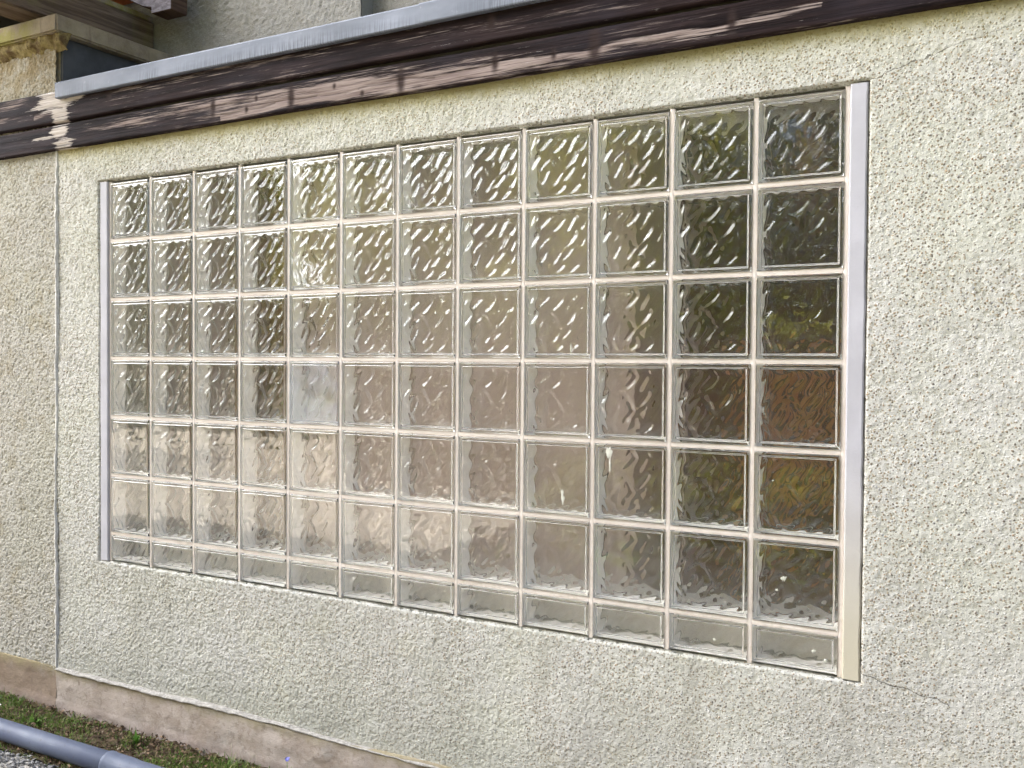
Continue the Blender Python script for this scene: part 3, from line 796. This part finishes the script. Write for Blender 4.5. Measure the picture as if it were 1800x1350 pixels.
# ---------------------------------------------------------------- old house on the left
house = empty('old_house', (-1.5, 0, 0))
tag(house, 'older brown roughcast house at upper left with mossy coping and timber beams', 'house')
def hp(o): o.matrix_parent_inverse = Matrix.Translation((1.5, 0, 0)); return o
hp(cast_wall('wall', -1.35, -.267, .138, Z0 + .52, .0026, -.0070, MAT['render_low'] if 'render_low' in MAT else MAT['render_old'], 12, amp=.0050, parent=house))
hp(boxes('wall_core', [(-9, -.262, .0, .5, 0, Z0 + .525), (-9, -1.35, -.010, 0, 0, Z0 + .525)], MAT['render_old'], house))
hp(plinth('plinth', -3, -.272, -.004, .152, MAT['plinth_old'], 24, house))
hp(boxes('side_cladding', [(-.262, -.250, .004, .528, 2.186, Z0 + .529)], MAT['slate'], house))
def lumpy_box(name, x0, x1, y0, y1, z0, z1, step, amp, seed, mat, parent, bev=.006):
    import bmesh
    bm = bmesh.new()
    V, F = box_vf(x0, x1, y0, y1, z0, z1)
    vs = [bm.verts.new(v) for v in V]
    for f in F: bm.faces.new([vs[k] for k in f])
    bmesh.ops.bevel(bm, geom=bm.edges[:], offset=bev, segments=2, affect='EDGES')
    me = bpy.data.meshes.new(name); bm.to_mesh(me); bm.free()
    return link(name, me, mat, parent)
hp(lumpy_box('coping', -3.2, -.213, -.05, .527, Z0 + .531, Z0 + .593, .02, .002, 1, MAT['coping'], house))
def corbel():
    rs = np.random.default_rng(61); nx = 420
    xs = np.linspace(-1.6, -.214, nx)
    n1 = smooth_noise((nx, 8), (9, 2), rs); n2 = smooth_noise((nx, 8), (4, 1.5), rs)
    prof = [(-.004, .478), (-.010, .483), (-.014, .488), (-.017, .494), (-.026, .502), (-.033, .512), (-.036, .524), (-.034, .532)]
    V = np.zeros((nx, 8, 3))
    for k, (y, z) in enumerate(prof):
        V[:, k, 0] = xs; V[:, k, 1] = y - .014 * (n1[:, k] - .5) - .008 * (n2[:, k] - .5); V[:, k, 2] = Z0 + z + .012 * (n1[:, 7 - k] - .5) * (k < 7)
    # run the moulding round the corner so its end is closed
    V[-1, :, 1] *= .75; e = V[-1].copy(); e2 = e.copy(); e2[:, 0] += -.014 + .034 * np.linspace(0, 1, 8) ** 2; e2[:, 1] = .0; 
    V = np.concatenate([V, (e * [1, .5, 1] + np.stack([-.010 + .028 * np.linspace(0, 1, 8) ** 2, np.zeros(8), np.zeros(8)], 1))[None], e2[None]], 0)
    return link('moulding', mesh_np('moulding', V.reshape(-1, 3), grid_faces(nx + 2, 8), True), MAT['corbel'], house)
hp(corbel())
hp(lumpy_box('beam', -.54, -.40, -.60, .526, Z0 + .640, Z0 + .772, 0, 0, 2, MAT['beam'], house, .005))
hp(lumpy_box('beam_cap', -.545, -.412, -.60, .526, Z0 + .774, Z0 + .800, 0, 0, 2, MAT['coping'], house, .004))
hp(boxes('bearing_block', [(-.53, -.42, .40, .52, Z0 + .593, Z0 + .640)], MAT['beam'], house))
def purlin():
    # shaped end: underside drops to a nose, end face curved
    y0, y1 = .395, .475
    pr = [(-.56, .955), (-.46, .87), (-.38, .812), (-.31, .778), (-.266, .768), (-.262, .742), (-.152, .742), (-.150, .80), (-.140, .83), (-.125, .86), (-.12, .955)]
    pr = [(x, z) for x, z in pr]
    n = len(pr)
    V = [(x, y, Z0 + z) for y in (y0, y1) for x, z in pr]
    me = bpy.data.meshes.new('purlin')
    F = [tuple(range(n)), tuple(range(2 * n - 1, n - 1, -1))] + [(k, k + n, (k + 1) % n + n, (k + 1) % n) for k in range(n)]
    me.from_pydata(V, [], F); me.update()
    o = link('purlin', me, [MAT['purlin'], MAT['purlin_shade']], house)
    for p in me.polygons:
        if p.index >= 2: p.material_index = 1  # shade on underside and end is painted with the darker timber
    md = o.modifiers.new('b', 'BEVEL'); md.width = .003; md.segments = 1
    return o
hp(purlin())
hp(boxes('roof_tile', [(-.62, -.44, .30, .50, Z0 + .86, Z0 + .885)], MAT['tile'], house, .004))
# tall wall standing behind the flat roof
def flat_cast(name, x0, x1, z0, z1, y, mat, seed, step=.006):
    return hp(cast_wall(name, x0, x1, z0, z1, step, y, mat, seed, amp=.006, parent=house))
MAT['render_grey'] = roughcast('grey_roughcast', .55)
flat_cast('rear_wall', -.62, .656, Z0 + .34, Z0 + 1.25, .530, MAT['render_grey'], 13)
flat_cast('rear_wall', .656, 1.7, Z0 + .34, Z0 + 1.25, .60, MAT['render_grey'], 14)
hp(boxes('house_body', [(-.62, .656, .534, 7, Z0 + .30, 8.4), (.656, 5.2, .606, 7, Z0 + .46, 8.4), (-12, -.62, 1.3, 7, 0, 8.4)], MAT['render_grey'], house))  # unseen bulk of the house, its height set to cast shade over the garden
hp(boxes('loggia_ceiling', [(-6, -.56, -.3, 1.3, Z0 + 1.05, Z0 + 1.10)], MAT['dark'], house))

# ---------------------------------------------------------------- drainpipe lying on the ground
pipe = empty('drainpipe', (.3, -.283, 0)); tag(pipe, 'grey blue plastic drainpipe lying on the ground beside the wall', 'pipe')
def pp(o): o.matrix_parent_inverse = Matrix.Translation((-.3, .283, 0)); return o
def lathe_x(name, prof, y, z, mat, parent, seg=48):
    V = []; 
    for (x, r) in prof:
        for s in range(seg):
            a = 2 * math.pi * s / seg; V.append((x, y + r * math.cos(a), z + r * math.sin(a)))
    i = np.arange(len(prof) - 1)[:, None] * seg; s = np.arange(seg)[None]; s2 = (s + 1) % seg
    F = np.stack([i + s, i + s2, i + seg + s2, i + seg + s], 2).reshape(-1, 4)
    o = link(name, mesh_np(name, np.array(V), F, True), mat, parent)
    return o
pp(lathe_x('pipe_body', [(-3.0, .030), (-3.0, .032), (-1, .032), (0, .032), (.39, .032), (.392, .030)], -.283, .033, MAT['pipe'], pipe))
pp(lathe_x('collar', [(.352, .0325), (.353, .0355), (.356, .0370), (.362, .0372), (.368, .0362), (.372, .0352), (.44, .0352), (.455, .0345), (.47, .0328), (1.6, .0325), (1.6, .030)], -.283, .033, MAT['pipe'], pipe))

# ---------------------------------------------------------------- grass, dead leaves, stones
def scatter_quads(name, n, area, zfun, size, upright, mat, kind_label, seed, dens=None, segs=3):
    """many bent blades or curled leaves in one mesh"""
    rs = np.random.default_rng(seed)
    x = area[0] + rs.random(n * 3) * (area[1] - area[0]); y = area[2] + rs.random(n * 3) * (area[3] - area[2])
    keep = np.ones(len(x), bool) if dens is None else rs.random(len(x)) < dens(x, y)
    x, y = x[keep][:n], y[keep][:n]; n = len(x)
    a = rs.random(n) * 2 * math.pi
    L = size[0] + rs.random(n) ** 1.6 * (size[1] - size[0]); wd = size[2] * (.6 + .8 * rs.random(n))
    lean = (rs.random(n) * .9 + .15) if upright else (1.2 + rs.random(n) * .5)
    V = np.zeros((n, segs + 1, 2, 3)); z0 = zfun(x, y)
    for k in range(segs + 1):
        t = k / segs
        th = lean * (.35 + .9 * t)
        px = x + np.cos(a) * L * t * np.sin(th); py = y + np.sin(a) * L * t * np.sin(th)
        pz = z0 + L * t * np.abs(np.cos(th)) + (0 if upright else .004 + .006 * rs.random(n) * t)
        if upright: ww = wd * (1 - t) ** .6
        else: ww = wd * np.sin(math.pi * (.08 + .84 * t))
        for s in (0, 1):
            q = (s - .5) * ww
            V[:, k, s, 0] = px - np.sin(a) * q; V[:, k, s, 1] = py + np.cos(a) * q; V[:, k, s, 2] = pz + (0 if upright else (s * .004 - .002))
    base = (np.arange(n) * (segs + 1) * 2)[:, None]
    k = np.arange(segs)[None] * 2
    F = np.stack([base + k, base + k + 1, base + k + 3, base + k + 2], 2).reshape(-1, 4)
    sh = np.repeat(rs.random(n), (segs + 1) * 2)
    o = link(name, mesh_np(name, V.reshape(-1, 3), F, True, {'shade': sh}), mat)
    o['kind'] = 'stuff'; o['label'] = kind_label; o['category'] = name.replace('_', ' ')
    return o
tufts = [(-.45, -.12, .10), (-.25, -.16, .07), (.05, -.20, .06), (-.1, -.10, .06), (.46, -.20, .07), (.60, -.10, .07), (.68, -.06, .05), (.40, -.22, .05), (.9, -.07, .06), (-.6, -.1, .12), (.22, -.09, .03)]
def gd(x, y):
    d = np.full(len(x), .11)
    for (a, b, r) in tufts: d += 1.1 * np.exp(-((x - a) ** 2 + (y - b) ** 2) / r ** 2)
    return np.clip(d, 0, 1)
zf = lambda x, y: np.full(len(x), -.006)
scatter_quads('grass', 15000, (-1.2, 1.6, -.33, -.02), zf, (.008, .034, .0026), True, MAT['blade'], 'short patchy green grass between drainpipe and wall', 71, gd)
scatter_quads('dead_leaves', 3600, (-1.2, 1.6, -.32, -.018), lambda x, y: np.full(len(x), .000), (.005, .017, .0035), False, MAT['deadleaf'], 'dry brown leaf litter at the foot of the plinth', 72)
def chips(name, n, area, z, smin, smax, mat, seed, label):
    rs = np.random.default_rng(seed)
    base = np.array([(1, 0, 0), (-1, 0, 0), (0, 1, 0), (0, -1, 0), (0, 0, 1), (0, 0, -1), (.6, .6, .55), (-.6, .6, .55), (.6, -.6, .55), (-.6, -.6, .55)], float)
    # octahedron with shoulders
    tri = np.array([(0, 6, 4), (6, 2, 4), (2, 7, 4), (7, 1, 4), (1, 9, 4), (9, 3, 4), (3, 8, 4), (8, 0, 4), (0, 2, 6), (2, 1, 7), (1, 3, 9), (3, 0, 8), (2, 0, 5), (1, 2, 5), (3, 1, 5), (0, 3, 5)])
    V = np.zeros((n, 10, 3))
    c = np.stack([area[0] + rs.random(n) * (area[1] - area[0]), area[2] + rs.random(n) * (area[3] - area[2]), z + rs.random(n) * .004], 1)
    s = smin + rs.random(n) ** 2 * (smax - smin); an = rs.random(n) * 6.28
    for k in range(10):
        b = base[k] * (1 + .35 * rs.normal(size=(n, 3)) * .6)
        b = b * np.stack([s * (.8 + .5 * rs.random(n)), s, s * .7], 1)
        V[:, k, 0] = c[:, 0] + b[:, 0] * np.cos(an) - b[:, 1] * np.sin(an)
        V[:, k, 1] = c[:, 1] + b[:, 0] * np.sin(an) + b[:, 1] * np.cos(an); V[:, k, 2] = c[:, 2] + b[:, 2]
    F = (tri[None] + (np.arange(n) * 10)[:, None, None]).reshape(-1, 3)
    o = link(name, mesh_np(name, V.reshape(-1, 3), F, False, {'shade': np.repeat(rs.random(n), 10)}), mat)
    o['kind'] = 'stuff'; o['label'] = label; o['category'] = 'gravel'
    return o
chips('gravel', 16000, (-1.3, 1.2, -.95, -.31), -.008, .003, .0075, MAT['stone'], 73, 'grey stone chips below the drainpipe at lower left')
chips('soil_crumbs', 3000, (-1.2, 1.6, -.32, -.02), -.002, .0015, .006, MAT['deadleaf'], 74, 'dark crumbs of soil at the foot of the plinth')
bpy.data.objects['soil_crumbs']['category'] = 'soil'
def weed(x, y, n, L, wd, mat, name, label, seed, cat='weed', lean=.7):
    rs = np.random.default_rng(seed); t = empty(name, (x, y, -.004)); tag(t, label, cat)
    Vs, Fs, k0 = [], [], 0
    for q in range(n):
        a = rs.random() * 6.28; l = L * (.6 + .5 * rs.random()); le = lean * (.4 + .9 * rs.random())
        seg = 6
        for k in range(seg + 1):
            u = k / seg; r_ = l * u * math.sin(le * (.4 + .8 * u)); h = l * u * math.cos(le * (.4 + .8 * u)); ww = wd * math.sin(math.pi * (.12 + .83 * u))
            for s in (-.5, 0, .5):
                Vs.append((r_ * math.cos(a) - s * ww * math.sin(a), r_ * math.sin(a) + s * ww * math.cos(a), h - (0 if s else ww * .15)))
        for k in range(seg):
            for s in (0, 1): b = k0 + k * 3 + s; Fs.append((b, b + 1, b + 4, b + 3))
        k0 += (seg + 1) * 3
    link('leaves', mesh_np('leaves', np.array(Vs), np.array(Fs), True), mat, t)
    return t
weed(.238, -.088, 16, .042, .009, MAT['weed'], 'weed', 'leafy green weed by the plinth, right of the drainpipe middle', 81, 'plant', .55)
weed(-.20, -.15, 7, .032, .016, MAT['weed'], 'weed', 'broad-leaved green seedling at far left beside the drainpipe', 82, 'plant', 1.0)
weed(.19, -.215, 6, .024, .015, MAT['weed'], 'weed', 'small round-leaved seedling close against the drainpipe', 83, 'plant', 1.1)
weed(.74, -.075, 8, .038, .006, MAT['weed'], 'weed', 'thin green weed standing left of the violet flower', 84, 'plant', .4)
fl = weed(.851, -.055, 3, .05, .004, MAT['weed'], 'bluebell', 'single violet flower on a thin stem in front of the plinth', 85, 'flower', .6)
tube('stem', [(0, 0, 0), (.002, 0, .03), (.001, -.002, .066)], .0009, MAT['weed'], fl, 6)
def blossom(parent):
    Vs, Fs = [], []
    for q in range(9):
        a = q * 2.4; c = np.array([.004 * math.cos(a), .004 * math.sin(a), .070 + .0035 * math.sin(q * 1.7)])
        for k in range(6):
            b = k * 1.047; Vs.append(c + np.array([.0042 * math.cos(b) , .0030 * math.sin(b) * .8, .0040 * math.sin(b + a)]))
        i = q * 6; Fs += [(i, i + 1, i + 2, i + 3), (i, i + 3, i + 4, i + 5)]
    link('blossom', mesh_np('blossom', np.array(Vs), np.array(Fs), True), MAT['petal'], parent)
blossom(fl)
st = empty('dry_stalk', (.615, -.045, 0)); tag(st, 'thin pale dry stalk standing upright against the plinth', 'stalk')
tube('stem', [(0, 0, -.01), (.001, 0, .03), (0, 0, .062)], .0011, MAT['straw'], st, 6)
for k, (x, y, z) in enumerate(((-.50, -.085, .018), (-.435, -.12, .014), (-.44, -.135, .012))):
    f = empty('daisy', (x, y, 0)); tag(f, ['white petal-like flower furthest left in the grass strip', 'small cream flower right of the leftmost one in the grass', 'lower of the two small cream flowers in the grass'][k], 'flower', 'small white flowers in the grass')
    V = [(0, 0, z + .002)]; kk = 12
    for q in range(kk):
        a = q * 2 * math.pi / kk; r_ = .006 if q % 2 else .0035; V.append((r_ * math.cos(a), r_ * math.sin(a) * .9, z + .003 * math.sin(a)))
    link('petals', mesh_np('petals', np.array(V), np.array([(0, 1 + q, 1 + (q + 1) % kk) for q in range(kk)]), True), MAT['white'], f)
    tube('stem', [(0, 0, -.005), (.001, 0, z)], .0008, MAT['weed'], f, 5)

scatter_quads('tall_grass', 1000, (-1.2, 1.6, -.25, -.02), zf, (.022, .058, .0034), True, MAT['blade'], 'longer bright green grass tufts among the short grass by the plinth', 77, lambda x, y: np.clip((gd(x, y) - .45) * 1.5, 0, 1))
# ---------------------------------------------------------------- garden on the far side of the path (seen in the glass)
def tree(name, x, y, h, r, nleaf, leafsize, mat, seed, label, shape=1.0, base=.16, group='trees reflected in the glass blocks'):
    rs = np.random.default_rng(seed)
    t = empty(name, (x, y, 0)); tag(t, label, 'tree', group)
    tr = h * .03 + .04
    Vs, Fq, Ft, n = [], [], [], 0
    def add(pts, rad, seg=8):
        nonlocal n
        V, F = tube_vf(pts, rad, seg); Vs.append(V); Fq.append(F[0] + n); Ft.append(F[1] + n); n += len(V)
    add([(0, 0, -.1), (.05, .02, h * .3), (.0, .08, h * .6), (.05, 0, h * .85)], [tr * 1.3, tr, tr * .7, tr * .25])
    clumps = []
    for q in range(26):
        a = rs.random() * 6.28; u = rs.random() ** .7; zz = h * (base + (1 - base) * rs.random())
        prof = math.sin(math.pi * min(1, max(.06, (zz / h - base + .08) / (1.08 - base)))) ** .6 if shape > .5 else (1.05 - zz / h)
        rr = r * prof * (.35 + .65 * u)
        c = np.array([rr * math.cos(a), rr * math.sin(a), zz]); clumps.append((c, r * (.22 + .22 * rs.random())))
        add([(0, 0, zz * .6), tuple(c * (.5, .5, .82)), tuple(c)], [tr * .4, tr * .22, tr * .06], 5)
    me = mesh_np('trunk', np.vstack(Vs), [np.vstack(Fq), np.vstack(Ft)], True); link('trunk', me, MAT['bark'], t)
    ci = rs.integers(0, len(clumps), nleaf); cc = np.array([c for c, _ in clumps])[ci]; cr = np.array([q for _, q in clumps])[ci]
    d = rs.normal(size=(nleaf, 3)); d /= np.linalg.norm(d, axis=1)[:, None]
    p = cc + d * (cr * (.35 + .65 * rs.random(nleaf) ** .5))[:, None] * np.array([1, 1, .75])
    u = rs.normal(size=(nleaf, 3)); u /= np.linalg.norm(u, axis=1)[:, None]; v = np.cross(u, rs.normal(size=(nleaf, 3))); v /= np.linalg.norm(v, axis=1)[:, None]
    s = leafsize * (.6 + .8 * rs.random(nleaf))[:, None]
    V = np.stack([p - u * s, p + v * s * .55, p + u * s, p - v * s * .55], 1).reshape(-1, 3)
    F = np.arange(nleaf * 4).reshape(-1, 4)
    shade = np.clip(rs.random(nleaf) * .6 + rs.random(len(clumps))[ci] * .4, 0, 1)
    link('crown', mesh_np('crown', V, F, False, {'shade': np.repeat(shade, 4)}), mat, t)
    return t
tree('broadleaf_tree', .4, -10.5, 11.5, 3.9, 26000, .12, MAT['leaf'], 91, 'tall broadleaf tree showing green in the top right glass blocks')
tree('broadleaf_tree', -3.6, -12, 10.5, 3.4, 22000, .12, MAT['leaf'], 92, 'yellow green tree showing in the top middle glass blocks')
tree('broadleaf_tree', -9.3, -13.5, 7.0, 2.8, 12000, .12, MAT['leaf'], 93, 'leafy tree standing before the cream house, seen only as a reflection')
tree('broadleaf_tree', 5.2, -13.5, 11.5, 3.8, 20000, .13, MAT['leaf'], 98, 'tall tree added on the right beyond the shed to screen the sky')  # unseen tree added to keep sky out of the right-hand blocks
tree('conifer', 9.6, -13, 8, 1.8, 8000, .12, MAT['leaf2'], 94, 'dark conifer reflected between the leafy trees', .2, .08)
tree('broadleaf_tree', -6.3, -12.5, 7.5, 2.9, 14000, .12, MAT['leaf'], 95, 'spreading tree left of the yellow green one, seen in the glass')
tree('broadleaf_tree', -10.5, -19, 9, 3.6, 9000, .15, MAT['leaf'], 97, 'large distant tree added beside the cream house to hide low sky')  # unseen tree added to fill a bright gap of low sky
fence = empty('garden_fence', (2.5, -5, 0)); tag(fence, 'low dark brown board fence reflected in the lower right glass blocks', 'fence')
boxes('boards', [(-5.5 + k * .14, -5.5 + k * .14 + .13, -.012, .012 + .004 * (k % 3), .03, 1.42 + .02 * (k % 2)) for k in range(80)], MAT['shed'], fence)
for k in range(6): boxes('post', [(-5.6 + k * 2.2, -5.5 + k * 2.2, -.11, -.014, -.1, 1.5)], MAT['shed'], fence)
for k, (x, y, r_, s) in enumerate(((1.0, -6.0, .9, 96), (3.4, -5.6, .8, 97), (-2.6, -8.5, 1.0, 98))):
    tree('shrub', x, y, 1.5, r_, 5000, .05, MAT['leaf'], s, ['bushy shrub reflected low in the middle glass blocks', 'bushy shrub reflected low in the right glass blocks', 'bushy shrub reflected low towards the left'][k], 1.0, .1, 'shrubs reflected in the glass blocks')
for k, (x, y) in enumerate(((-8.6, -2.0), (-9.2, -4.2), (-8.4, -0.4))):  # unseen bushes added to keep low sky out of the lower rows
    tree('shrub', x, y, 3.1, 1.5, 6000, .07, MAT['leaf'], 130 + k, ['tall dense bush added at the far left to block low sky', 'tall bush added behind and beyond the first at far left', 'tall bush added nearest the old house at far left'][k], 1.0, .05, 'shrubs reflected in the glass blocks')
nb = empty('added_house', (-15.5, -11.5, 0)); tag(nb, 'cream house with a brown roof, added unseen to hide low sky at left', 'house')  # unseen house added and sized to block the low sky
boxes('wall', [(-3, 3, -3.5, 3.5, 0, 5.2)], MAT['housewall'], nb)
me = bpy.data.meshes.new('roof'); me.from_pydata([(-3.4, -4, 5.2), (3.4, -4, 5.2), (3.4, 4, 5.2), (-3.4, 4, 5.2), (0, -4, 7.6), (0, 4, 7.6)], [], [(0, 3, 2, 1), (1, 2, 5, 4), (3, 0, 4, 5), (0, 1, 4), (2, 3, 5)]); me.update()
link('roof', me, MAT['shed'], nb)
for k, (x, y) in enumerate(((.0, -3.9), (.75, -4.3), (1.5, -3.8), (2.4, -4.2))):
    tree('bedding_plant', x, y, .55, .34, 1600, .03, MAT['leaf'], 150 + k, ['low leafy plant, leftmost in the bed reflected in the glass', 'low leafy plant, second from left in the reflected bed', 'low leafy plant, third from left in the reflected bed', 'low leafy plant, rightmost in the reflected bed'][k], 1.0, .05, 'low plants reflected at lower right')
shed = empty('garden_shed', (4.6, -7.4, 0)); tag(shed, 'dark brown timber shed reflected in the right-hand glass blocks', 'shed')
b = boxes('wall', [(-1.6 + k * .16, -1.6 + k * .16 + .152, -.6 - .006 * (k % 2), .6, 0, 2.1) for k in range(20)], MAT['shed'], shed)
me = bpy.data.meshes.new('roof'); me.from_pydata([(-1.8, -.8, 2.1), (1.8, -.8, 2.1), (1.8, .85, 2.1), (-1.8, .85, 2.1), (-1.8, 0, 2.75), (1.8, 0, 2.75)], [], [(0, 3, 2, 1), (2, 3, 4, 5), (0, 1, 5, 4), (0, 4, 3), (1, 2, 5)]); me.update()
link('roof', me, MAT['shed'], shed)
